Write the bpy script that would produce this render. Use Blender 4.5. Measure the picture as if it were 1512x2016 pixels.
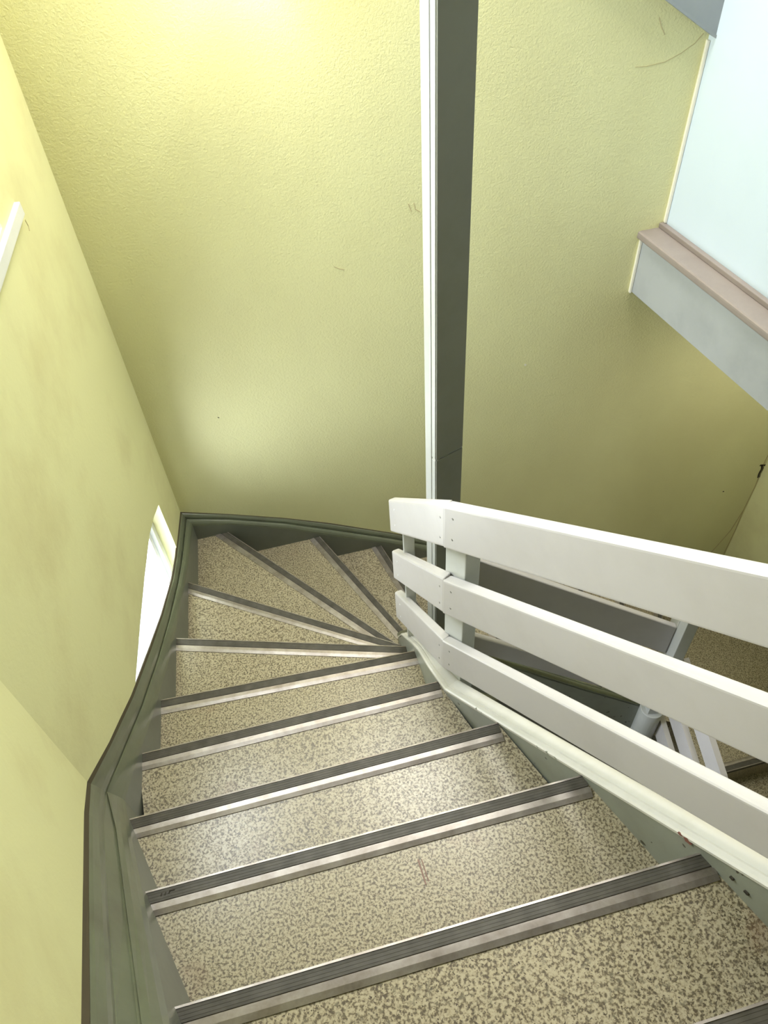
import bpy, bmesh, math, random
from mathutils import Vector, Matrix
random.seed(7)
C = bpy.context.scene
for o in list(bpy.data.objects): bpy.data.objects.remove(o)
COL = C.collection
H0 = 5.28                      # eye height above the lowest floor; plan origin is below the eye
def V(x, y, z): return Vector((x, y, z + H0))

# ---------------------------------------------------------------- camera
cam = bpy.data.cameras.new('camera'); co = bpy.data.objects.new('camera', cam); COL.objects.link(co)
cam.sensor_fit = 'VERTICAL'; cam.sensor_height = 36; cam.lens = 27.036; cam.clip_start = .02
rt = Vector((0.9971376, -0.0566954, -0.0500232)); dn = Vector((-0.0756088, -0.7477059, -0.6597115)); fw = Vector((0, 0.6616053, -0.7498523))
M = Matrix.Identity(4)
# rows of the fit are (right, forward, up) of the world seen in lens axes -> transpose to world axes
cr = Vector((0.997137559493003, -0.05669541397066053, -0.05002316946209156)).normalized()
cf = Vector((0.0, 0.6616053080463262, -0.7498522630258081)).normalized()
cu = cr.cross(cf).normalized(); cr = cf.cross(cu)
for i, a in enumerate((cr, cu, -cf)):
    for j in range(3): M[j][i] = a[j]
M.translation = V(0, 0, 0)
co.matrix_world = M; C.camera = co

# ---------------------------------------------------------------- light and exposure
C.view_settings.view_transform = 'Standard'; C.view_settings.look = 'None'
C.view_settings.exposure = 0.38; C.view_settings.gamma = 1; C.view_settings.use_curve_mapping = False
w = bpy.data.worlds.new('world'); C.world = w; w.use_nodes = True
w.node_tree.nodes['Background'].inputs[0].default_value = (.86, .93, 1, 1)
w.node_tree.nodes['Background'].inputs[1].default_value = 2.4
def area(name, loc, target, sx, sy, power, col):
    l = bpy.data.lights.new(name, 'AREA'); l.shape = 'RECTANGLE'; l.size = sx; l.size_y = sy; l.energy = power; l.color = col
    o = bpy.data.objects.new(name, l); COL.objects.link(o); o.location = loc
    o.rotation_euler = (target - loc).to_track_quat('-Z', 'Y').to_euler(); return o
# daylight coming through the three openings of the stairwell
area('daylight_lower_window', V(-1.22, 1.62, -2.55), V(.3, 1.35, -1.7), .75, .8, 54, (.86, .93, 1))
area('daylight_upper_window', V(-1.14, 1.38, -.2), V(.5, 1.15, -1.5), .7, 1.1, 46, (.86, .93, 1))
area('daylight_lower_window_foot', V(-1.16, 1.72, -3.2), V(1.2, 1.5, -3.9), .5, .6, 26, (.84, .91, 1))
area('daylight_skylight', V(.45, 2.35, 1.66), V(.45, 2.35, 0), 1.25, .85, 88, (1, .985, .95))
area('fill_under_landing', V(1.95, 2.35, -1.93), V(1.95, 2.35, -4), .3, .3, 3.5, (1, .95, .8))  # added fill to brighten the lower landing, no known source there

# ---------------------------------------------------------------- helpers
def link(name, me, mat=None, parent=None, kind=None, label=None, cat=None, group=None, smooth=False):
    o = bpy.data.objects.new(name, me); COL.objects.link(o)
    if mat: me.materials.append(mat)
    if parent: o.parent = parent
    if kind: o['kind'] = kind
    if label: o['label'] = label
    if cat: o['category'] = cat
    if group: o['group'] = group
    if smooth:
        for p in me.polygons: p.use_smooth = True
    return o
def thing(name, label, cat, loc=None, group=None, kind=None):
    o = bpy.data.objects.new(name, None); COL.objects.link(o); o['label'] = label
    if cat: o['category'] = cat
    if group: o['group'] = group
    if kind: o['kind'] = kind
    o.empty_display_size = .1
    return o
def mesh(name, vs, fs):
    me = bpy.data.meshes.new(name); me.from_pydata([tuple(v) for v in vs], [], fs); me.update(); return me
def fin(bm, name, bev=0, seg=2):
    bmesh.ops.recalc_face_normals(bm, faces=bm.faces)
    if bev:
        bmesh.ops.bevel(bm, geom=list(bm.edges), offset=bev, segments=seg, profile=.6, affect='EDGES', clamp_overlap=True)
    me = bpy.data.meshes.new(name); bm.to_mesh(me); bm.free(); return me
def hexa(name, a, b, bev=0, seg=2):
    """a, b: two matching quads (4 points each) -> closed six-sided solid"""
    bm = bmesh.new(); A = [bm.verts.new(p) for p in a]; B = [bm.verts.new(p) for p in b]
    bm.faces.new(A[::-1]); bm.faces.new(B)
    for i in range(4): bm.faces.new((A[i], A[(i+1) % 4], B[(i+1) % 4], B[i]))
    return fin(bm, name, bev, seg)
def prism(name, poly, z0, z1, bev=0):
    """vertical prism over plan polygon (x,y); z0,z1 relative heights"""
    bm = bmesh.new(); A = [bm.verts.new(V(x, y, z0)) for x, y in poly]; B = [bm.verts.new(V(x, y, z1)) for x, y in poly]
    bm.faces.new(A[::-1]); bm.faces.new(B); n = len(poly)
    for i in range(n): bm.faces.new((A[i], A[(i+1) % n], B[(i+1) % n], B[i]))
    return fin(bm, name, bev)
def loft(name, secs, closed=True, caps=True):
    """secs: list of sections, each a list of Vectors"""
    bm = bmesh.new(); R = [[bm.verts.new(p) for p in s] for s in secs]; n = len(secs[0])
    for a, b in zip(R, R[1:]):
        for i in range(n if closed else n - 1): bm.faces.new((a[i], a[(i+1) % n], b[(i+1) % n], b[i]))
    if caps and closed: bm.faces.new(R[0][::-1]); bm.faces.new(R[-1])
    return fin(bm, name)
def lerp(a, b, t): return a + (b - a) * t
def sub(*a): return [Vector(p) for p in a]
def catmull(P, n=6):
    out = []
    Q = [P[0] * 2 - P[1]] + P + [P[-1] * 2 - P[-2]]
    for i in range(1, len(Q) - 2):
        for k in range(n):
            t = k / n; a, b, c, d = Q[i-1], Q[i], Q[i+1], Q[i+2]
            out.append(.5 * ((2*b) + (c-a)*t + (2*a-5*b+4*c-d)*t*t + (3*b-a-3*c+d)*t*t*t))
    out.append(P[-1]); return out

# ---------------------------------------------------------------- materials
def mat(name, base, rough=.5, spec=.5, metal=0):
    m = bpy.data.materials.new(name); m.use_nodes = True; b = m.node_tree.nodes['Principled BSDF']
    b.inputs['Base Color'].default_value = (*base, 1); b.inputs['Roughness'].default_value = rough
    b.inputs['Metallic'].default_value = metal; b.inputs['Specular IOR Level'].default_value = spec
    return m, m.node_tree, b
def N(nt, t, **k):
    n = nt.nodes.new(t)
    for a, v in k.items():
        if a in n.inputs: n.inputs[a].default_value = v
        else: setattr(n, a, v)
    return n
def coords(nt, scale=(1, 1, 1)):
    t = N(nt, 'ShaderNodeTexCoord'); m = N(nt, 'ShaderNodeMapping'); m.inputs['Scale'].default_value = scale
    nt.links.new(t.outputs['Object'], m.inputs[0]); return m.outputs[0]
def noise(nt, vec, scale, detail=2, rough=.5, dist=0):
    n = N(nt, 'ShaderNodeTexNoise'); n.inputs['Scale'].default_value = scale; n.inputs['Detail'].default_value = detail
    n.inputs['Roughness'].default_value = rough; n.inputs['Distortion'].default_value = dist
    nt.links.new(vec, n.inputs['Vector']); return n.outputs['Fac']
def ramp(nt, fac, stops):
    r = N(nt, 'ShaderNodeValToRGB'); e = r.color_ramp.elements
    while len(e) < len(stops): e.new(.5)
    for x, (p, c) in zip(e, stops): x.position = p; x.color = (*c, 1) if len(c) == 3 else c
    nt.links.new(fac, r.inputs[0]); return r.outputs[0]
def mix(nt, fac, a, b, mode='MIX'):
    m = N(nt, 'ShaderNodeMix', data_type='RGBA', blend_type=mode)
    if isinstance(fac, (int, float)): m.inputs[0].default_value = fac
    else: nt.links.new(fac, m.inputs[0])
    for s, i in ((a, 6), (b, 7)):
        if isinstance(s, tuple): m.inputs[i].default_value = (*s, 1)
        else: nt.links.new(s, m.inputs[i])
    return m.outputs[2]
def bump(nt, h, b, strength, dist=.002):
    n = N(nt, 'ShaderNodeBump'); n.inputs['Strength'].default_value = strength; n.inputs['Distance'].default_value = dist
    nt.links.new(h, n.inputs['Height']); nt.links.new(n.outputs[0], b.inputs['Normal'])

YEL = (.77, .755, .425)
# embossed paper on the far walls
m_paper, nt, b = mat('yellow_paper', YEL, .55, .35)
v = coords(nt); a = noise(nt, v, 120, 3, .6, .4)
v2 = coords(nt, (1, 1, .6)); big = noise(nt, v2, 2.2, 3)
nt.links.new(mix(nt, ramp(nt, big, [(.35, (0, 0, 0)), (.75, (1, 1, 1))]), YEL, (.70, .675, .37)), b.inputs['Base Color'])
bump(nt, a, b, .7, .0035)
# smoother plaster paint, with rubbed dirt
m_plaster, nt, b = mat('yellow_plaster', YEL, .6, .3)
v = coords(nt); a = noise(nt, v, 60, 4, .6); big = noise(nt, v, 3, 5, .6)
nt.links.new(mix(nt, ramp(nt, big, [(.5, (0, 0, 0)), (.78, (1, 1, 1))]), YEL, (.67, .63, .34)), b.inputs['Base Color'])
bump(nt, a, b, .25, .003)
# speckled vinyl
m_vinyl, nt, b = mat('speckled_vinyl', (.7, .65, .5), .33, .65)
v = coords(nt, (1, 1, 1)); a = noise(nt, v, 185, 3, .6, .25); c2 = noise(nt, v, 230, 1, .5, .2); d = noise(nt, v, 120, 2, .5, .3)
col = ramp(nt, a, [(.36, (.085, .066, .038)), (.44, (.17, .138, .084)), (.50, (.345, .297, .195)), (.66, (.45, .395, .275))])
col = mix(nt, ramp(nt, c2, [(.64, (0, 0, 0)), (.70, (1, 1, 1))]), col, (.07, .055, .035))
col = mix(nt, ramp(nt, d, [(.60, (0, 0, 0)), (.68, (.6, .6, .6))]), col, (.165, .15, .10))
wear = noise(nt, v, 4, 4, .6)
col = mix(nt, ramp(nt, wear, [(.62, (0, 0, 0)), (.78, (.5, .5, .5))]), col, (.22, .125, .075))
nt.links.new(col, b.inputs['Base Color'])
rr = ramp(nt, a, [(.3, (.36,)*3), (.7, (.26,)*3)]); nt.links.new(rr, b.inputs['Roughness'])
bump(nt, a, b, .08, .001)
# metals and rubber of the nosings
m_alu, nt, b = mat('nosing_aluminium', (.47, .45, .42), .38, .5, .75)
v = coords(nt); a = noise(nt, v, 14, 5, .7); nt.links.new(ramp(nt, a, [(.3, (.22, .19, .165)), (.7, (.40, .37, .34))]), b.inputs['Base Color'])
m_rub, nt, b = mat('nosing_rubber', (.085, .08, .065), .5, .35)
v = coords(nt); a = noise(nt, v, 30, 3); nt.links.new(ramp(nt, a, [(.3, (.05, .045, .034)), (.7, (.085, .078, .064))]), b.inputs['Base Color'])
# grey green gloss paint of the strings
def paint(name, col, dark, rough=.35, scale=6, fleck=None, lo=.45, hi=.8):
    m, nt, b = mat(name, col, rough, .5); v = coords(nt); a = noise(nt, v, scale, 5, .65)
    c = mix(nt, ramp(nt, a, [(lo, (0, 0, 0)), (hi, (1, 1, 1))]), col, dark)
    if fleck:
        f = noise(nt, v, 38, 1.5, .4, .3); c = mix(nt, ramp(nt, f, [(.735, (0, 0, 0)), (.75, (1, 1, 1))]), c, fleck)
    nt.links.new(c, b.inputs['Base Color']); bump(nt, noise(nt, v, 25, 3), b, .12, .002); return m
m_green = paint('grey_green_paint', (.135, .15, .10), (.095, .095, .066), .32, 7)
m_green_in = paint('grey_green_face_paint', (.27, .285, .235), (.21, .215, .175), .35, 6, (.05, .045, .03))
m_green_wf = paint('grey_face_paint', (.15, .16, .13), (.12, .125, .10), .4, 6)
m_dirt, nt, b = mat('dirt_line', (.07, .055, .03), .8)
m_cap = paint('cream_cap_paint', (.64, .62, .56), (.56, .54, .47), .4, 9)
m_white = paint('warm_white_paint', (.53, .505, .49), (.48, .455, .435), .42, 5)
m_post = paint('post_paint', (.55, .56, .53), (.48, .49, .445), .4, 5)
m_panel = paint('pale_blue_panel', (.60, .70, .78), (.56, .66, .74), .45, 2.5, None, .55, .9)
m_fascia = paint('pale_grey_fascia', (.42, .445, .46), (.35, .37, .385), .45, 5)
m_ledge = paint('pinkish_grey_ledge', (.30, .255, .23), (.25, .21, .19), .5, 6)
m_grey = paint('blue_grey_paint', (.33, .36, .375), (.29, .32, .33), .4, 4)
m_frame = paint('white_frame_paint', (.8, .81, .8), (.75, .76, .75), .3, 6)
m_floor, nt, b = mat('dark_floor', (.12, .11, .08), .5)
m_under, nt, b = mat('soffit_paint', (.42, .42, .36), .6)
m_door, nt, b = mat('dark_stained_wood', (.07, .05, .035), .5)
m_ceil, nt, b = mat('ceiling_boards', (.16, .14, .11), .6)
m_screw, nt, b = mat('screw_steel', (.3, .29, .27), .4, .5, .8)
m_chip, nt, b = mat('dark_hole', (.035, .028, .018), .8)
m_scuff, nt, b = mat('scuff', (.22, .13, .10), .6)
m_stain, nt, b = mat('stain', (.52, .45, .24), .7)
m_glass = bpy.data.materials.new('window_glass'); m_glass.use_nodes = True; nt = m_glass.node_tree; nt.nodes.clear()
o_ = N(nt, 'ShaderNodeOutputMaterial'); t_ = N(nt, 'ShaderNodeBsdfTransparent'); g_ = N(nt, 'ShaderNodeBsdfGlossy'); g_.inputs['Roughness'].default_value = .02
mx = N(nt, 'ShaderNodeMixShader'); mx.inputs[0].default_value = .06
nt.links.new(t_.outputs[0], mx.inputs[1]); nt.links.new(t_.outputs[0], mx.inputs[1]); nt.links.new(g_.outputs[0], mx.inputs[2]); nt.links.new(mx.outputs[0], o_.inputs[0])
m_lamp = bpy.data.materials.new('lamp_globe'); m_lamp.use_nodes = True; b = m_lamp.node_tree.nodes['Principled BSDF']
b.inputs['Base Color'].default_value = (.9, .88, .8, 1); b.inputs['Emission Color'].default_value = (1, .86, .55, 1); b.inputs['Emission Strength'].default_value = 18

# ---------------------------------------------------------------- room shell
def dirv(az): a = math.radians(az); return Vector((math.cos(a), math.sin(a)))
def wallseg(name, p0, p1, z0, z1, m, out, holes=(), th=.22):
    """wall face from p0 to p1 (plan); holes = polygons in (t, z) along the face; out = outward normal sign side"""
    p0 = Vector(p0); p1 = Vector(p1); L = (p1 - p0).length; d = (p1 - p0) / L; n = Vector((-d.y, d.x)) * out
    from mathutils.geometry import tessellate_polygon
    outer = [(0, z0), (L, z0), (L, z1), (0, z1)]
    loops = [outer] + [list(h) for h in holes]
    flat = [q for l in loops for q in l]
    tris = tessellate_polygon([[Vector((t, z, 0)) for t, z in l] for l in loops])
    vs = []; 
    for off in (0, th):
        for t, z in flat:
            q = p0 + d * t + n * off; vs.append(V(q.x, q.y, z))
    k = len(flat); fs = [tuple(t) for t in tris] + [tuple(i + k for i in t[::-1]) for t in tris]
    s = 0
    for l in loops:
        m_ = len(l)
        for i in range(m_): a_, b_ = s + i, s + (i + 1) % m_; fs.append((a_, b_, b_ + k, a_ + k))
        s += m_
    bm = bmesh.new(); me = mesh(name, vs, fs); bm.from_mesh(me); bmesh.ops.recalc_face_normals(bm, faces=bm.faces); bm.to_mesh(me); bm.free()
    return link(name, me, m, kind='structure'), d, n
TOP = 1.7
CN = Vector((-.93, 2.383)); BEND = Vector((-.729, .746)); NB = Vector((-.729 + .4337 * 2.0, .746 - .901 * 2.0)); RC = Vector((2.2, 2.992))
RB = RC + dirv(-75) * 4.21; RBY = RB.y
wd = (BEND - CN).normalized()                    # along the left wall, towards the viewer
# lower window: arched head; upper window above it (t measured from the far corner)
low_hole = [(.265, -3.55), (.27, -2.56), (.28, -2.24), (.40, -2.18), (.52, -2.135), (.75, -2.09), (1.0, -2.055), (1.25, -2.028), (1.5, -2.02), (1.5, -3.55)][::-1]
up_hole = [(.62, -.88), (1.55, -.88), (1.55, .45), (.62, .45)]
wl, dl, nl = wallseg('wall_left', CN, BEND, -H0, TOP, m_plaster, -1, (low_hole, up_hole), .12)
wn, dnr, nn = wallseg('wall_left_near', BEND, NB, -H0, TOP, m_plaster, -1)
wb, db, nb_ = wallseg('wall_back', CN, RC, -H0, TOP, m_paper, 1)
wr, dr, nr = wallseg('wall_right', RC, RB, -H0, TOP, m_plaster, 1)
wallseg('wall_near', NB, RB, -H0, TOP, m_door, -1)
def outset(p, v): return (p[0] + v[0], p[1] + v[1])
room = [(-1.3, 2.6), (2.4, 3.4), (3.7, -1.5), (.1, -1.5), (-1.1, .7)]
link('floor', prism('floor', room, -H0 - .2, -H0), m_floor, kind='structure')
# ceiling with a rooflight opening
def ceiling():
    from mathutils.geometry import tessellate_polygon
    hole = [(-.2, 1.9), (1.1, 1.9), (1.1, 2.6), (-.2, 2.6)][::-1]
    loops = [[(x, y) for x, y in room][::-1], hole]
    flat = [q for l in loops for q in l]; tr = tessellate_polygon([[Vector((x, y, 0)) for x, y in l] for l in loops]); k = len(flat)
    vs = [V(x, y, TOP - .02) for x, y in flat] + [V(x, y, TOP + .15) for x, y in flat]
    fs = [tuple(t) for t in tr] + [tuple(i + k for i in t[::-1]) for t in tr]; s = 0
    for l in loops:
        for i in range(len(l)): a_, b_ = s + i, s + (i + 1) % len(l); fs.append((a_, b_, b_ + k, a_ + k))
        s += len(l)
    return mesh('ceiling', vs, fs)
link('ceiling', ceiling(), m_ceil, kind='structure')
def bar(name, p, q, up, wd_, th, m, parent, bev=.003):
    """rectangular bar from p to q; up = direction of its th side"""
    ax = (q - p).normalized(); up = (up - ax * up.dot(ax)).normalized(); s = ax.cross(up)
    f = lambda c: [c + s * wd_ / 2 + up * th / 2, c - s * wd_ / 2 + up * th / 2, c - s * wd_ / 2 - up * th / 2, c + s * wd_ / 2 - up * th / 2]
    return link(name, hexa(name, f(p), f(q), bev), m, parent)
Z = Vector((0, 0, 1))
def on_left(t, dep, z): q = CN + dl * t + nl * dep; return V(q.x, q.y, z)
# lower window
win = thing('window_1', 'white framed window under a flat arch, low in the left wall beside the winding steps', None, kind='structure')
FD = .075
bar('window_frame', on_left(.29, FD, -3.5), on_left(.29, FD, -2.24), on_left(0, 1, 0) - on_left(0, 0, 0), .045, .05, m_frame, win)
bar('window_frame', on_left(1.48, FD, -3.5), on_left(1.48, FD, -2.03), on_left(0, 1, 0) - on_left(0, 0, 0), .045, .05, m_frame, win)
hd = [(.27, -2.26), (.52, -2.155), (.75, -2.11), (1.0, -2.075), (1.25, -2.048), (1.5, -2.04)]
secs = []
for t, z in hd: secs.append([on_left(t, FD - .025, z + .05), on_left(t, FD + .025, z + .05), on_left(t, FD + .025, z - .01), on_left(t, FD - .025, z - .01)])
link('window_frame', loft('window_head', secs), m_frame, win)
bar('window_frame', on_left(.27, FD, -3.52), on_left(1.5, FD, -3.52), Z, .05, .05, m_frame, win)
for a_, b_ in ((.315, .875), (.89, 1.455)):
    for t in (a_ + .02, b_ - .02):
        bar('sash_stile', on_left(t, FD + .01, -3.49), on_left(t, FD + .01, -2.24 if t < .4 else (-2.13 if t < 1 else -2.09)), on_left(0, 1, 0) - on_left(0, 0, 0), .035, .04, m_frame, win)
link('glass_pane', hexa('glass_pane', [on_left(.3, FD + .01, -3.5), on_left(1.47, FD + .01, -3.5), on_left(1.47, FD + .01, -2.05), on_left(.3, FD + .01, -2.2)],
     [on_left(.3, FD + .014, -3.5), on_left(1.47, FD + .014, -3.5), on_left(1.47, FD + .014, -2.05), on_left(.3, FD + .014, -2.2)]), m_glass, win)
# upper window with its projecting sill
win2 = thing('window_2', 'upper window of the left wall with a projecting white sill, mostly outside the frame', None, kind='structure')
for t in (.645, 1.09, 1.525): bar('window_frame', on_left(t, .08, -.86), on_left(t, .08, .44), on_left(0, 1, 0) - on_left(0, 0, 0), .05, .05, m_frame, win2)
for z in (-.84, .42): bar('window_frame', on_left(.62, .08, z), on_left(1.55, .08, z), Z, .05, .05, m_frame, win2)
link('glass_pane', hexa('glass_pane', [on_left(.63, .08, -.85), on_left(1.54, .08, -.85), on_left(1.54, .08, .43), on_left(.63, .08, .43)],
     [on_left(.63, .084, -.85), on_left(1.54, .084, -.85), on_left(1.54, .084, .43), on_left(.63, .084, .43)]), m_glass, win2)
sz = -.895; st = .0375
link('window_sill', hexa('window_sill', [on_left(.457, .03, sz - .035), on_left(.459, -.014, sz - .035), on_left(.459, -.014, sz), on_left(.457, .03, sz)],
     [on_left(1.72, .03, sz - .035 + st), on_left(1.72, -.012, sz - .035 + st), on_left(1.72, -.012, sz + st), on_left(1.72, .03, sz + st)], .003, 3), m_frame, win2)
# rooflight
win3 = thing('window_3', 'rooflight high above the open stairwell, outside the frame', None, kind='structure')
for (x0, y0, x1, y1) in ((-.2, 1.9, 1.1, 1.9), (-.2, 2.6, 1.1, 2.6), (-.2, 1.9, -.2, 2.6), (1.1, 1.9, 1.1, 2.6), (.45, 1.9, .45, 2.6)):
    bar('window_frame', V(x0, y0, TOP + .08), V(x1, y1, TOP + .08), Z, .06, .06, m_frame, win3)
link('glass_pane', prism('glass_pane', [(-.2, 1.9), (1.1, 1.9), (1.1, 2.6), (-.2, 2.6)], TOP + .08, TOP + .085), m_glass, win3)

# small marks on the walls
def wallmark(parent, p0, d, n, pts, wdt, m, name):
    """thin raised or sunk mark on a wall: pts along the face (t, z)"""
    bm = bmesh.new()
    for (t0, z0), (t1, z1) in zip(pts, pts[1:]):
        a_ = Vector((t0, z0)); b_ = Vector((t1, z1)); dd = (b_ - a_).normalized(); s = Vector((-dd.y, dd.x)) * wdt / 2
        q = [a_ + s, a_ - s, b_ - s, b_ + s]; lo = []; hi = []
        for c in q:
            g = p0 + d * c.x; lo.append(bm.verts.new(V(g.x + n.x * .001, g.y + n.y * .001, c.y))); hi.append(bm.verts.new(V(g.x - n.x * .0012, g.y - n.y * .0012, c.y)))
        bm.faces.new(hi)
        for i in range(4): bm.faces.new((lo[i], lo[(i+1) % 4], hi[(i+1) % 4], hi[i]))
    return link(name, fin(bm, name), m, parent)

# ---------------------------------------------------------------- staircase
RIS = .18
def zk(k): return -1.5 - RIS * k
LN = {  # nosing lines: outer end, inner end
 -2: ((-.169, -.204), (.80, -.02)), -1: ((-.289, .023), (.665, .205)), 0: ((-.41, .25), (.53, .43)), 1: ((-.545, .488), (.385, .66)),
 2: ((-.665, .71), (.24, .883)), 3: ((-.73, .96), (.11, 1.113)), 4: ((-.762, 1.222), (.07, 1.333)), 5: ((-.80, 1.57), (.04, 1.462)),
 6: ((-.84, 1.96), (.02, 1.583)), 7: ((-.762, 2.393), (.017, 1.692)), 8: ((-.33, 2.46), (.05, 1.872)), 9: ((-.044, 2.551), (.215, 1.945)),
 10: ((.36, 2.62), (.56, 1.92)), 11: ((.78, 2.70), (.83, 1.915)), 12: ((1.12, 2.77), (1.06, 1.915)), 13: ((1.42, 2.83), (1.28, 1.92)), 14: ((1.75, 2.89), (1.45, 1.90)),
}
CORN = (-.886, 2.355)
stair = thing('winding_staircase', 'winding staircase of speckled vinyl treads with metal nosings between grey-green strings', 'staircase')
def extend(a, b, e0, e1):
    a = Vector(a); b = Vector(b); d = (b - a).normalized(); return a - d * e0, b + d * e1
def build_step(k, ln, z, parent, first=False, flip=1):
    o, i = ln[k]; po, pi = ln[k - 1]
    o, i = extend(o, i, .012, .012); po, pi = extend(po, pi, .012, .012)
    d = (pi - po).normalized(); up = Vector((d.y, -d.x)) * flip
    back_o = po + up * .03; back_i = pi + up * .03
    poly = [tuple(o), tuple(i), tuple(back_i), tuple(back_o)]
    if k == 7: poly = [tuple(o), tuple(i), tuple(back_i), tuple(back_o), (-.893, 2.362)]
    t = link('tread', prism('tread', poly, z - .035, z), m_vinyl, parent)
    d = (i - o).normalized(); up = Vector((d.y, -d.x)) * flip
    # riser under the nosing
    r0 = o + up * .022; r1 = i + up * .022
    link('riser', prism('riser', [tuple(r0), tuple(r1), tuple(r1 + up * .015), tuple(r0 + up * .015)], z - RIS - .0, z - .034), m_green, parent)
    # nosing: section in (distance back from the edge, height)
    prof = [(-.003, -.028), (-.003, .004), (.0008, .0045), (.0008, .001), (.0275, .001), (.0275, .0052), (.038, .0050), (.049, .0025), (.049, .0004), (.0, .0004), (.0, -.028)]
    o2, i2 = o, i
    secs = []
    for c in (o2, i2):
        secs.append([V(c.x + up.x * a_, c.y + up.y * a_, z + h) for a_, h in prof])
    link('nosing', loft('nosing', secs), m_alu, t)
    ins = [(.0012, .0005), (.0012, .0030), (.0062, .0031), (.0068, .0028), (.0122, .0031), (.0128, .0028), (.0182, .0031), (.0188, .0028), (.023, .0029), (.0238, .0018), (.0238, .0005)]
    secs = [[V(c.x + up.x * a_, c.y + up.y * a_, z + h) for a_, h in ins] for c in (o2, i2)]
    link('grip_insert', loft('grip_insert', secs), m_rub, t)
    return t
LN[-3] = ((-.05, -.43), (.93, -.25))
TR = {}
for k in range(-1, 15): TR[k] = build_step(k, LN, zk(k), stair)
# upper landing behind the viewer
ul = link('landing_upper', prism('landing_upper', [(-.21, -.24), (.86, -.03), (2.5, -.03), (3.2, -1.1), (.15, -1.1)], zk(-2) - .2, zk(-2)), m_vinyl, kind='structure')

# wall string: (wall edge x,y,z), (inner edge x,y,z)
WS = [((-.13, -.50, -.64), (-.045, -.42, -.86)), ((-.464, .195, -1.225), (-.398, .227, -1.405)), ((-.576, .427, -1.418), (-.520, .440, -1.60)), ((-.673, .63, -1.591), (-.632, .64, -1.775)),
      ((-.729, .746, -1.706), (-.706, .775, -1.893)),
      ((-.749, .906, -1.836), (-.722, .906, -1.972)), ((-.775, 1.124, -1.997), (-.748, 1.124, -2.12)), ((-.809, 1.396, -2.171), (-.779, 1.39, -2.28)),
      ((-.836, 1.62, -2.306), (-.805, 1.62, -2.392)), ((-.869, 1.887, -2.447), (-.834, 1.887, -2.505)), ((-.89, 2.056, -2.511), (-.852, 2.056, -2.57)),
      ((-.93, 2.383, -2.595), (-.885, 2.352, -2.655)),
      ((-.728, 2.423, -2.677), (-.72, 2.384, -2.705)), ((-.483, 2.47, -2.789), (-.475, 2.432, -2.82)), ((-.272, 2.511, -2.90), (-.265, 2.473, -2.95)),
      ((.029, 2.57, -3.08), (.035, 2.531, -3.125)), ((.25, 2.612, -3.22), (.257, 2.572, -3.27)), ((.6, 2.68, -3.45), (.607, 2.64, -3.50)),
      ((1.5, 2.855, -4.0), (1.507, 2.815, -4.05)), ((1.8, 2.914, -4.08), (1.807, 2.874, -4.11)), ((2.19, 2.99, -4.1), (2.197, 2.95, -4.11))]
def string_sections(rng, part):
    out = []
    for i in rng:
        Wp, Ip = (Vector(q) for q in WS[i]); D = Ip - Wp; zi = D.z; D.z = 0
        def P(f, z): q = Wp + D * f; return V(q.x, q.y, z)
        zo, z1 = Wp.z, Ip.z
        far = i >= 4
        zf = lambda f: zo + (z1 - zo) * f
        if part == 'board':
            bz = z1 - .26
            if far: out.append([P(-.05, zo - .03), P(.40, zf(.40) - .022), P(.46, zf(.46) - .016), P(.50, zf(.5) - .004), P(.60, zf(.6) + .003), P(.82, zf(.82) + .006), P(.95, zf(.95) + .003), P(1.0, z1 - .006), P(1.0, bz), P(-.05, bz)])
            else: out.append([P(-.05, zo - .03), P(.34, zf(.34) - .02), P(.58, zf(.58) - .018), P(.62, zf(.62) - .014), P(.66, zf(.66) - .002), P(.80, zf(.8) + .006), P(.93, zf(.93) + .004), P(1.0, z1 - .006), P(1.0, bz), P(-.05, bz)])
        elif part == 'gap': out.append([P(-.1, zo - .02), P(-.1, zo + .001), P(.0, zo + .0015), P(.09, zf(.09) + .0005), P(.09, zo - .03)])
        else:
            e = .40 if far else .32
            out.append([P(-.1, zo - .035), P(-.1, zo - .004), P(.06, zf(.06) - .008), P(.10, zf(.10) + .002), P(e * .55, zf(e * .55) + .005), P(e * .9, zf(e * .9) + .002), P(e, zf(e) - .008), P(e, zf(e) - .035)])
    return out
for a_, b_ in ((0, 4), (4, 11), (11, 20)):
    ws = link('wall_string', loft('wall_string', string_sections(range(a_, b_ + 1), 'board')), m_green, stair)
    ws.data.materials.append(m_green_wf)
    for p in ws.data.polygons:
        zs = [ws.data.vertices[v].co.z for v in p.vertices]
        if abs(p.normal.z) < .2 and max(zs) - min(zs) > .2: p.material_index = 1
    mo = link('moulding', loft('moulding', string_sections(range(a_, b_ + 1), 'mould')), m_green, stair)
    link('dirt_line', loft('dirt_line', string_sections(range(a_, b_ + 1), 'gap')), m_dirt, mo)

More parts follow.
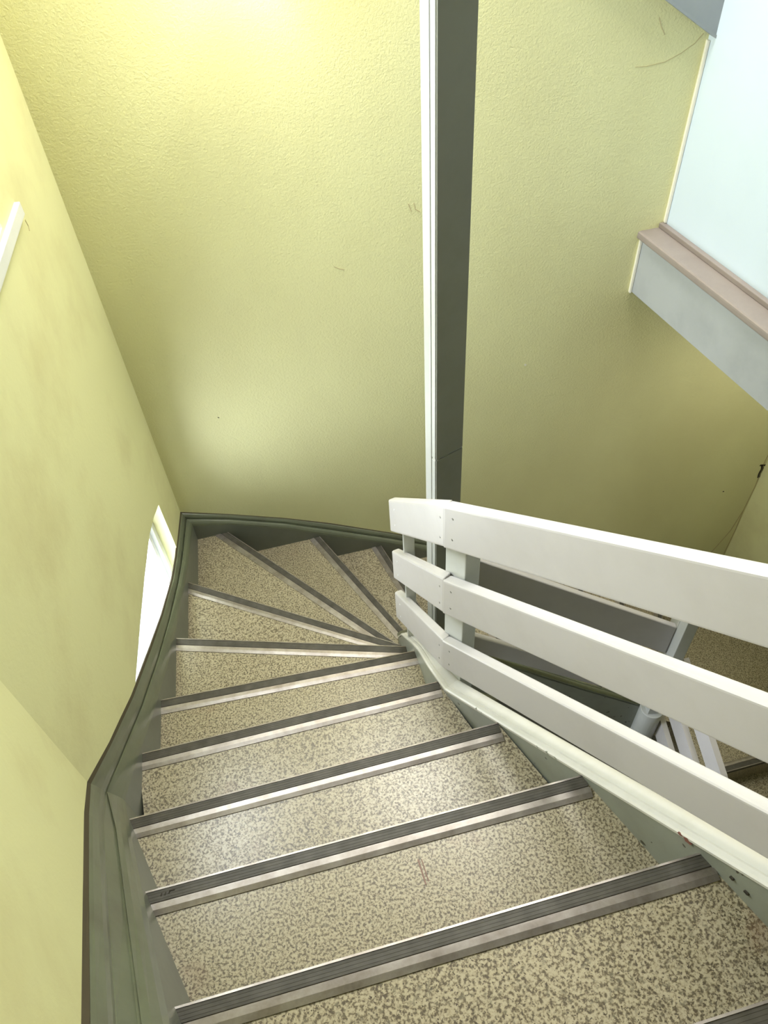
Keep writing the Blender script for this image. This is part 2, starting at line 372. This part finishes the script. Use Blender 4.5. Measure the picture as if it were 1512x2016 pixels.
# inner string: path of its stair-side face with top height, then offset by the thickness into the well
def on_rail(t, dlt, z):
    al = math.radians(121); u = Vector((math.cos(al), math.sin(al))); n = Vector((u.y, -u.x)); q = Vector((.53, .43)) + u * t + n * dlt
    return Vector((q.x, q.y, z))
IS = [on_rail(-.8, 0, -.87), on_rail(-.106, 0, -1.381), on_rail(.30, 0, -1.680), on_rail(.70, 0, -1.974), Vector((.139, 1.078, -2.012))]
curve = catmull([Vector((.139, 1.078, -2.012)), Vector((.102, 1.165, -2.035)), Vector((.078, 1.28, -2.12)), Vector((.060, 1.36, -2.20)), Vector((.044, 1.45, -2.31)), Vector((.032, 1.54, -2.43)), Vector((.022, 1.65, -2.62)),
         Vector((.022, 1.78, -2.80)), Vector((.055, 1.88, -2.94)), Vector((.13, 1.925, -3.02)), Vector((.25, 1.915, -3.10))], 5)
IS2 = IS[:-1] + curve + [Vector((.38, 1.905, -3.18)), Vector((.67, 1.905, -3.385)), Vector((.95, 1.905, -3.59)), Vector((1.30, 1.905, -3.83))]
def offs(path, th):
    out = []
    for i, p in enumerate(path):
        a_ = path[max(0, i - 1)]; b_ = path[min(len(path) - 1, i + 1)]; t = Vector((b_.x - a_.x, b_.y - a_.y)).normalized(); n = Vector((t.y, -t.x)); out.append((p, n))
    return out
def inner_string(path, th, depth):
    body, cap = [], []
    for p, n in offs(path, th):
        P = lambda f, z: V(p.x + n.x * f, p.y + n.y * f, z)
        body.append([P(0, p.z - .006), P(th, p.z - .006), P(th, p.z - depth), P(0, p.z - depth)])
        cap.append([P(-.003, p.z - .010), P(-.003, p.z - .002), P(.001, p.z + .002), P(.009, p.z + .002), P(.0105, p.z - .001), P(.0125, p.z - .001), P(.014, p.z + .003), P(th - .003, p.z + .003), P(th, p.z), P(th, p.z - .010)])
    return loft('inner_string', body), loft('string_cap', cap)
n1 = len(IS) + len(curve) - 4
A_, B_ = inner_string(IS2[:4] + curve[:1], .048, .33)
s1 = link('inner_string', A_, m_green_in, stair); link('string_cap', B_, m_cap, s1)
A_, B_ = inner_string(curve[:32], .048, .42)
s2 = link('inner_string', A_, m_green_in, stair, label='curved grey green end of the inner string'); link('string_cap', B_, m_cap, s2)
A_, B_ = inner_string(curve[31:] + IS2[-4:], .045, .33)
s3 = link('inner_string', A_, m_green_in, stair); link('string_cap', B_, m_green, s3)
# soffit boards under the flights
link('soffit', hexa('soffit', [V(-.30, .0, zk(-1) - .27), V(.60, .17, zk(-1) - .27), V(.60, .17, zk(-1) - .25), V(-.30, .0, zk(-1) - .25)],
     [V(-.75, 1.0, zk(3) - .27), V(.10, 1.12, zk(3) - .27), V(.10, 1.12, zk(3) - .25), V(-.75, 1.0, zk(3) - .25)]), m_under, stair)

# scuff and chips on treads
def flatmark(parent, pts, wdt, z, m, name='scuff_mark'):
    bm = bmesh.new()
    for (x0, y0), (x1, y1) in zip(pts, pts[1:]):
        a_ = Vector((x0, y0)); b_ = Vector((x1, y1)); s = (b_ - a_).normalized(); s = Vector((-s.y, s.x)) * wdt / 2
        f = []; g = []
        for c in (a_ + s, a_ - s, b_ - s, b_ + s): f.append(bm.verts.new(V(c.x, c.y, z + .0012))); g.append(bm.verts.new(V(c.x, c.y, z - .0005)))
        bm.faces.new(f[::-1])
        for i in range(4): bm.faces.new((g[i], g[(i+1) % 4], f[(i+1) % 4], f[i]))
    return link(name, fin(bm, name), m, parent)

# landing between the flights and the lower flight
NL = {14: ((1.45, 1.50), (2.95, 1.78))}
land_edge = [Vector((1.60, 1.589)), Vector((2.62, 1.780))]
lz = zk(15)
landing = link('landing_lower', prism('landing_lower', [tuple(land_edge[0]), tuple(land_edge[1]), (2.25, 3.05), (1.40, 2.9), (1.38, 1.99), (1.56, 1.93)], lz - .2, lz), m_vinyl, kind='structure')
low = thing('lower_stair_flight', 'lower flight of speckled steps going down from the landing, seen between the railing boards', 'staircase')
LL = {}
e0, e1 = land_edge; ed = (e1 - e0).normalized(); dnv = Vector((.10, -.995))
for j in range(0, 8):
    LL[j] = (tuple(e1 + dnv * .25 * j + Vector((.04 * j, 0))), tuple(e0 + dnv * .25 * j))
LL[-1] = (tuple(e1 - dnv * .1), tuple(e0 - dnv * .1))
# nosing on the landing edge
def edge_nosing(o, i, z, parent):
    o = Vector(o); i = Vector(i); d = (i - o).normalized(); up = Vector((d.y, -d.x))
    prof = [(-.003, -.028), (-.003, .004), (.0008, .0045), (.0008, .001), (.0275, .001), (.0275, .0052), (.038, .0050), (.049, .0025), (.049, .0004), (.0, .0004), (.0, -.028)]
    t = link('nosing', loft('nosing', [[V(c.x + up.x * a_, c.y + up.y * a_, z + h) for a_, h in prof] for c in (o, i)]), m_alu, parent)
    ins = [(-.001, -.02), (-.0045, -.02), (-.0045, .002), (.0012, .0048), (.0255, .0034), (.0255, .0005)]
    link('grip_insert', loft('grip_insert', [[V(c.x + up.x * a_, c.y + up.y * a_, z + h) for a_, h in ins] for c in (o, i)]), m_rub, t)
edge_nosing(LL[0][0], LL[0][1], lz, landing)
for j in range(1, 6): build_step(j, LL, lz - RIS * j, low)
link('riser', prism('riser', [tuple(e0 + Vector((0, .022))), tuple(e1 + Vector((0, .022))), tuple(e1 + Vector((0, .04))), tuple(e0 + Vector((0, .04)))], lz - RIS - .17, lz - .03), m_green, low)
secs = []
for s, z in ((0, lz + .05), (.25, lz - .1), (1.3, lz - .85)):
    q = Vector((1.37, 1.60)) + Vector((.139, -.99)) * s
    secs.append([V(q.x, q.y, z), V(q.x + .045, q.y, z), V(q.x + .045, q.y, z - .3), V(q.x, q.y, z - .3)])
link('inner_string', loft('inner_string', secs), m_green_in, low)

# ---------------------------------------------------------------- railings
def screw(p, n, parent, r=.0035, m=None):
    """round screw head lying on a face with normal n"""
    bm = bmesh.new(); n = n.normalized(); a_ = n.orthogonal().normalized(); b_ = n.cross(a_)
    r0 = [bm.verts.new(p - n * .001 + (a_ * math.cos(q) + b_ * math.sin(q)) * r) for q in [i * math.pi / 4 for i in range(8)]]
    r1 = [bm.verts.new(p + n * .0012 + (a_ * math.cos(q) + b_ * math.sin(q)) * r * .7) for q in [i * math.pi / 4 for i in range(8)]]
    bm.faces.new(r1)
    for i in range(8): bm.faces.new((r0[i], r0[(i+1) % 8], r1[(i+1) % 8], r1[i]))
    return link('screw', fin(bm, 'screw'), m or m_screw, parent)
al = math.radians(121); U2 = Vector((math.cos(al), math.sin(al), 0)); N2 = Vector((U2.y, -U2.x, 0))
rail = thing('stair_railing', 'white three-board railing of the near flight, rounded boards screwed to short posts', 'railing')
def rp(t, dlt, z): q = on_rail(t, dlt, z); return V(q.x, q.y, q.z)
SL = .70; T0, T1 = -.95, .800
FR, BK = .015, .043
tops = [(-.707, -.857), (-.982, -1.130), (-1.262, -1.406)]
piece1 = [(-1.262, -1.413, -1.647, -1.793), (-1.530, -1.686, -1.885, -2.030), (-1.817, -1.966, -2.106, -2.258)]
J = (.134, 1.120); E_ = (.014, 1.50)
for b_i, (zt, zb) in enumerate(tops):
    q0 = [rp(T0, FR, zb - SL * T0), rp(T0, BK, zb - SL * T0), rp(T0, BK, zt - SL * T0), rp(T0, FR, zt - SL * T0)]
    q1 = [rp(T1, FR, zb - SL * T1), rp(T1, BK, zb - SL * T1), rp(T1, BK, zt - SL * T1), rp(T1, FR, zt - SL * T1)]
    bo = link('rail_board', hexa('rail_board', q0, q1, .007, 3), m_white, rail)
    hgt = zt - zb
    for t in (.765, -.35):
        for f in (.27, .75):
            screw(rp(t, FR, zb - SL * t + hgt * f), -N2, bo)
    jt, jb, et, eb = piece1[b_i]
    d = (Vector(E_) - Vector(J)).normalized(); n = Vector((d.y, -d.x)) * .028
    mt = N2 * .027 + U2 * .004; q0 = [V(J[0], J[1], jb), V(J[0] + mt.x, J[1] + mt.y, jb), V(J[0] + mt.x, J[1] + mt.y, jt), V(J[0], J[1], jt)]
    q1 = [V(E_[0], E_[1], eb), V(E_[0] + n.x, E_[1] + n.y, eb), V(E_[0] + n.x, E_[1] + n.y, et), V(E_[0], E_[1], et)]
    bo = link('end_board', hexa('end_board', q0, q1, .008, 3), m_white, rail)
    nrm = Vector((-n.x, -n.y, 0))
    for s in (.06, .87):
        for f in (.25, .72):
            zz = lerp(jb, eb, s) * (1 - f) + lerp(jt, et, s) * f
            screw(V(lerp(J[0], E_[0], s), lerp(J[1], E_[1], s), zz), nrm, bo, m=m_frame if s > .5 else None)
# short posts
def box8(name, x0, x1, y0, y1, z0, z1, m, parent, bev=.004): return link(name, prism(name, [(x0, y0), (x1, y0), (x1, y1), (x0, y1)], z0, z1, bev), m, parent)
for t0, t1 in ((.750, .828), (-.36, -.285)):
    zt = -1.335 if t0 > 0 else -.50; zb = -2.35 if t0 > 0 else -1.6
    poly = [on_rail(t0, .0455, 0), on_rail(t1, .0455, 0), on_rail(t1, .092, 0), on_rail(t0, .092, 0)]
    link('baluster', prism('baluster', [(p.x, p.y) for p in poly], zb, zt, .004), m_post, rail)
box8('baluster', .050, .083, 1.435, 1.475, -2.75, -1.62, m_post, rail)

# railing of the second flight, seen from the well
rail2 = thing('stair_railing', 'shaded railing of the middle flight seen through the gaps between the near boards', 'railing')
for dz, bh in ((0, .228), (-.28, .148), (-.56, .130)):
    f = lambda x: -2.457 - .66 * (x - .383) + dz
    q = lambda x: [V(x, 1.86, f(x) - bh), V(x, 1.888, f(x) - bh), V(x, 1.888, f(x)), V(x, 1.86, f(x))]
    link('rail_board', hexa('rail_board', q(.245), q(1.30), .007, 3), m_white, rail2)
box8('baluster', .70, .78, 1.83, 1.859, -3.65, -2.75, m_post, rail2) if False else None
# newel at the landing
nw = thing('landing_newel_post', 'short pale grey newel post at the far end of the middle railing', 'post')
box8('shaft', 1.300, 1.356, 1.80, 1.858, -3.83, -2.92, m_post, nw, .003)
box8('side_batten', 1.300, 1.330, 1.8595, 1.93, -3.50, -2.94, m_post, nw, .006)
# drum at the foot
bm = bmesh.new(); bmesh.ops.create_cone(bm, cap_ends=True, segments=28, radius1=.062, radius2=.062, depth=.40, matrix=Matrix.Translation(V(1.336, 1.836, lz + .2)))
link('string_drum', fin(bm, 'string_drum', .004), m_post, nw, label='rounded pale grey foot of the newel where the string ends')
for p in nw.children[-1].data.polygons: p.use_smooth = len(p.vertices) == 4

rail3 = thing('stair_railing', 'white railing boards of the lower flight, seen steeply from above beside the landing', 'railing')
for dz in (0, -.28, -.56):
    def q3(s):
        p = Vector((1.378, 1.832)) + Vector((.139, -.99)) * s; z = -3.30 - .42 * s + dz - (max(0, s - .5)) * .28
        return [V(p.x, p.y, z - .148), V(p.x + .028, p.y + .004, z - .148), V(p.x + .028, p.y + .004, z), V(p.x, p.y, z)]
    link('rail_board', loft('rail_board', [q3(0), q3(.5), q3(1.5)]), m_white, rail3)
for s in (.75, 1.35):
    p = Vector((1.378, 1.832)) + Vector((.139, -.99)) * s; z = -3.35 - .42 * s - max(0, s - .5) * .28
    box8('baluster', p.x + .03, p.x + .075, p.y - .04, p.y + .04, z - .95, z, m_post, rail3)

# tall post in the open well
post = thing('tall_newel_post', 'tall square post rising through the stairwell, white on the left side, front shade put into its colour', 'post')
def turned(cx, cy, w_, d_, rot, z0, z1, m, name, parent, bev=.003):
    a_ = math.radians(rot); ux = Vector((math.cos(a_), math.sin(a_))); uy = Vector((-ux.y, ux.x)); c = Vector((cx, cy))
    poly = [tuple(c - ux * w_ / 2 - uy * d_ / 2), tuple(c + ux * w_ / 2 - uy * d_ / 2), tuple(c + ux * w_ / 2 + uy * d_ / 2), tuple(c - ux * w_ / 2 + uy * d_ / 2)]
    return link(name, prism(name, poly, z0, z1, bev), m, parent)
PR = 31
NR = Vector((.177, 1.757))   # near-left corner of the shaft
ux = dirv(PR); uy = Vector((-ux.y, ux.x))
def pbox(a0, a1, b0, b1, z0, z1, name, m=m_post, bev=.003):
    poly = [tuple(NR + ux * a_ + uy * b_) for a_, b_ in ((a0, b0), (a1, b0), (a1, b1), (a0, b1))]
    return link(name, prism(name, poly, z0, z1, bev), m, post)
jz = -1.76
pbox(0, .112, 0, .018, jz + .003, TOP - .03, 'shaft')
pbox(0, .112, 0, .018, -H0, jz - .003, 'shaft')
pbox(.002, .110, .002, .016, jz - .004, jz + .004, 'joint_line', m_cap, .0)
m_post_shade = paint('olive_grey_painted_shade', (.235, .235, .19), (.20, .20, .155), .45, 5)  # front of the post coloured darker to deepen its shade
for z0_, z1_ in ((jz + .003, TOP - .03), (-H0, jz - .003)): pbox(.0035, .1085, -.004, -.0002, z0_, z1_, 'shade_face', m_post_shade, .001)
pbox(-.001, .108, .020, .052, -H0, TOP - .03, 'side_batten')

# ---------------------------------------------------------------- balustrade and floor edge upper right
fd = Vector((.322, -.947))
F0 = Vector((1.102, 2.778)); I0 = Vector((1.189, 2.795))
par = thing('landing_balustrade', 'pale blue solid balustrade panel standing on a pinkish ledge, upper right', 'balustrade')
def lbar(p0, w0, w1, z0, z1, name, m, bev=.002, ln=2.9, parent=par, ext=.0):
    n = Vector((-fd.y, fd.x))       # towards the right side
    a_ = p0 - fd * ext; b_ = p0 + fd * ln
    poly = lambda c: [V(c.x + n.x * w0, c.y + n.y * w0, z0), V(c.x + n.x * w1, c.y + n.y * w1, z0), V(c.x + n.x * w1, c.y + n.y * w1, z1), V(c.x + n.x * w0, c.y + n.y * w0, z1)]
    return link(name, hexa(name, poly(a_), poly(b_), bev, 3), m, parent)
lbar(I0, 0, .04, -1.575, .1, 'panel', m_panel, .001, ext=.01)
lbar(I0, -.022, .0, -1.592, -1.572, 'bead', m_ledge, .004, ext=.01)
edge = thing('landing_edge', 'pale grey fascia board with a rounded pinkish ledge, edge of the floor upper right', 'fascia')
lbar(F0, 0, .022, -1.863, -1.625, 'fascia_board', m_fascia, .0015, parent=edge, ext=.01)
lbar(F0, -.020, .09, -1.624, -1.592, 'ledge', m_ledge, .010, parent=edge, ext=.01)
n_ = Vector((-fd.y, fd.x))
sl = [F0 + n_ * .022, F0 + n_ * .022 + fd * 2.9, Vector((3.2, -.0)), RC + Vector((-.005, .0))]
link('landing_far', prism('landing_far', [tuple(p) for p in sl], -1.863, -1.625), m_under, kind='structure')

# string board of the flight above, fixed to the far wall
ub = thing('upper_string_board', 'blue-grey string board end against the wall above the pale panel, at top edge', 'board')
def onb(s, dep, z): q = Vector((-.93, 2.383)) + db * s - nb_ * dep; return V(q.x, q.y, z)
for (w0, w1, zoff, nm, mm) in ((.0, .03, 0, 'board', m_grey), (.0, .034, 0, 'edge_bead', m_grey)):
    if nm == 'board':
        secs = [[onb(2.185, 0, -.925), onb(2.185, .032, -.925), onb(2.185, .032, -.55), onb(2.185, 0, -.55)],
                [onb(.6, 0, .075), onb(.6, .032, .075), onb(.6, .032, .45), onb(.6, 0, .45)]]
    else:
        secs = [[onb(2.18, 0, -.930), onb(2.18, .036, -.930), onb(2.18, .036, -.920), onb(2.18, 0, -.920)],
                [onb(.6, 0, .070), onb(.6, .036, .070), onb(.6, .036, .080), onb(.6, 0, .080)]]
    link(nm, loft(nm, secs), mm, ub)

# wall lamp just above the frame (its glow shows on the far wall)
lampo = thing('wall_lamp', 'round wall lamp on the far wall just above the top of the picture', 'lamp')
bm = bmesh.new(); bmesh.ops.create_uvsphere(bm, u_segments=24, v_segments=14, radius=.085, matrix=Matrix.Translation(onb(.67, .21, -.47)))
link('globe', fin(bm, 'globe'), m_lamp, lampo, smooth=True)
bar('bracket', onb(.67, .0, -.47), onb(.67, .14, -.47), Z, .05, .05, m_frame, lampo)

# caulk lines where the panel and fascia meet the far wall
def caulk(p, z0, z1, parent, off=.0):
    q = Vector(p) - n_ * off
    link('caulk_line', hexa('caulk_line', [V(q.x - .006, q.y - .014, z0), V(q.x + .004, q.y - .014, z0), V(q.x + .004, q.y + .01, z0), V(q.x - .006, q.y + .01, z0)],
        [V(q.x - .006, q.y - .014, z1), V(q.x + .004, q.y - .014, z1), V(q.x + .004, q.y + .01, z1), V(q.x - .006, q.y + .01, z1)], .002), m_caulk, parent)
m_caulk, nt, b = mat('cream_caulk', (.86, .84, .72), .5)
caulk(I0, -1.57, -.93, par, .001); caulk(F0, -1.866, -1.63, edge, .001)

# scratches, holes and stains of the far wall
P0 = CN
wallmark(wb, P0, db, nb_, [(1.118, -1.318), (1.128, -1.348)], .0028, m_stain, 'wall_scratch')
wallmark(wb, P0, db, nb_, [(1.138, -1.319), (1.143, -1.343), (1.160, -1.356)], .0026, m_stain, 'wall_scratch')
wallmark(wb, P0, db, nb_, [(.831, -1.508), (.848, -1.520), (.868, -1.528)], .0026, m_stain, 'wall_scratch')
wallmark(wb, P0, db, nb_, [(2.136, -.91), (2.112, -.937), (2.067, -.962), (2.016, -.980), (1.95, -.985), (1.908, -.982)], .0015, m_stain, 'wall_scratch')
wallmark(wb, P0, db, nb_, [(1.963, -.844), (1.976, -.871), (1.995, -.897)], .0026, m_stain, 'wall_scratch')
wallmark(wb, P0, db, nb_, [(2.967, -3.387), (2.975, -3.392)], .006, m_chip, 'nail_hole')
wallmark(wb, P0, db, nb_, [(.279, -2.092), (.284, -2.097)], .003, m_chip, 'nail_hole')
wallmark(wb, P0, db, nb_, [(1.627, -2.143), (1.634, -2.150)], .009, m_caulk, 'plaster_bump')
wallmark(wb, P0, db, nb_, [(3.165, -3.225), (3.176, -3.262), (3.172, -3.30), (3.178, -3.335)], .016, m_chip, 'plaster_hole')
wallmark(wb, P0, db, nb_, [(3.150, -3.226), (3.186, -3.236)], .012, m_chip, 'plaster_hole')
wallmark(wb, P0, db, nb_, [(3.180, -3.05), (3.172, -3.2), (3.183, -3.42), (3.176, -3.62), (3.15, -3.80), (3.10, -3.93), (3.05, -4.05)], .006, m_stain, 'paper_tear')
wallmark(wb, P0, db, nb_, [(3.176, -3.62), (3.184, -3.80), (3.178, -4.05)], .006, m_stain, 'paper_tear')
wallmark(wl, CN, dl, nl, [(.435, -.955), (.430, -.975), (.437, -.985)], .003, m_stain, 'wall_scratch')
# marks of use on the treads
flatmark(TR[1], [(.016, .514), (.028, .464)], .003, zk(1), m_scuff)
flatmark(TR[1], [(.023, .514), (.034, .470)], .002, zk(1), m_scuff)
for x, y in ((-.515, .4795), (-.507, .481), (-.499, .4835)):
    flatmark(TR[1], [(x, y), (x + .001, y + .006)], .0018, zk(1) + .0033, m_chip, 'pen_mark')
flatmark(TR[1], [(-.499, .4885), (-.488, .4905)], .0022, zk(1) + .0033, m_chip, 'pen_mark')
# chipped paint on the inner string
def chip(t, z, r, par_, m=m_chip):
    c = on_rail(t, -.0034, z); bm = bmesh.new(); al_ = math.radians(121); u = Vector((math.cos(al_), math.sin(al_), 0)); n = Vector((u.y, -u.x, 0)); c = V(*c)
    rs = [r * random.uniform(.6, 1.25) for _ in range(9)]
    f = [bm.verts.new(c + u * math.cos(i * .698) * rs[i] + Z * math.sin(i * .698) * rs[i] * .7) for i in range(9)]
    g = [bm.verts.new(v_.co + n * .005) for v_ in f]; bm.faces.new(f)
    for i in range(9): bm.faces.new((f[i], f[(i+1) % 9], g[(i+1) % 9], g[i]))
    link('paint_chip', fin(bm, 'paint_chip'), m, par_)
m_bare, nt, b = mat('bare_primer', (.22, .085, .06), .6)
zs_ = lambda t: -1.459 - .735 * t
for t, dz, r, m in ((.03, -.012, .011, m_bare), (.045, -.004, .006, m_bare), (.37, -.006, .006, m_green_in), (.345, -.006, .005, m_green_in), (.40, -.005, .004, m_green_in), (.0, -.06, .004, m_chip), (-.06, -.05, .005, m_chip), (-.09, -.07, .005, m_chip), (.62, -.004, .004, m_green_in), (.60, -.005, .003, m_green_in)):
    chip(t, zs_(t) + dz, r, s1, m)
fill_casing = thing('added_fill_lamp', 'invented square fill light under the far landing, hidden from view by the pale fascia', 'lamp')  # made-up casing, unseen, for the fill light added over the landing
link('housing', prism('housing', [(1.78, 2.18), (2.12, 2.18), (2.12, 2.52), (1.78, 2.52)], -1.915, -1.864, .005), m_frame, fill_casing)
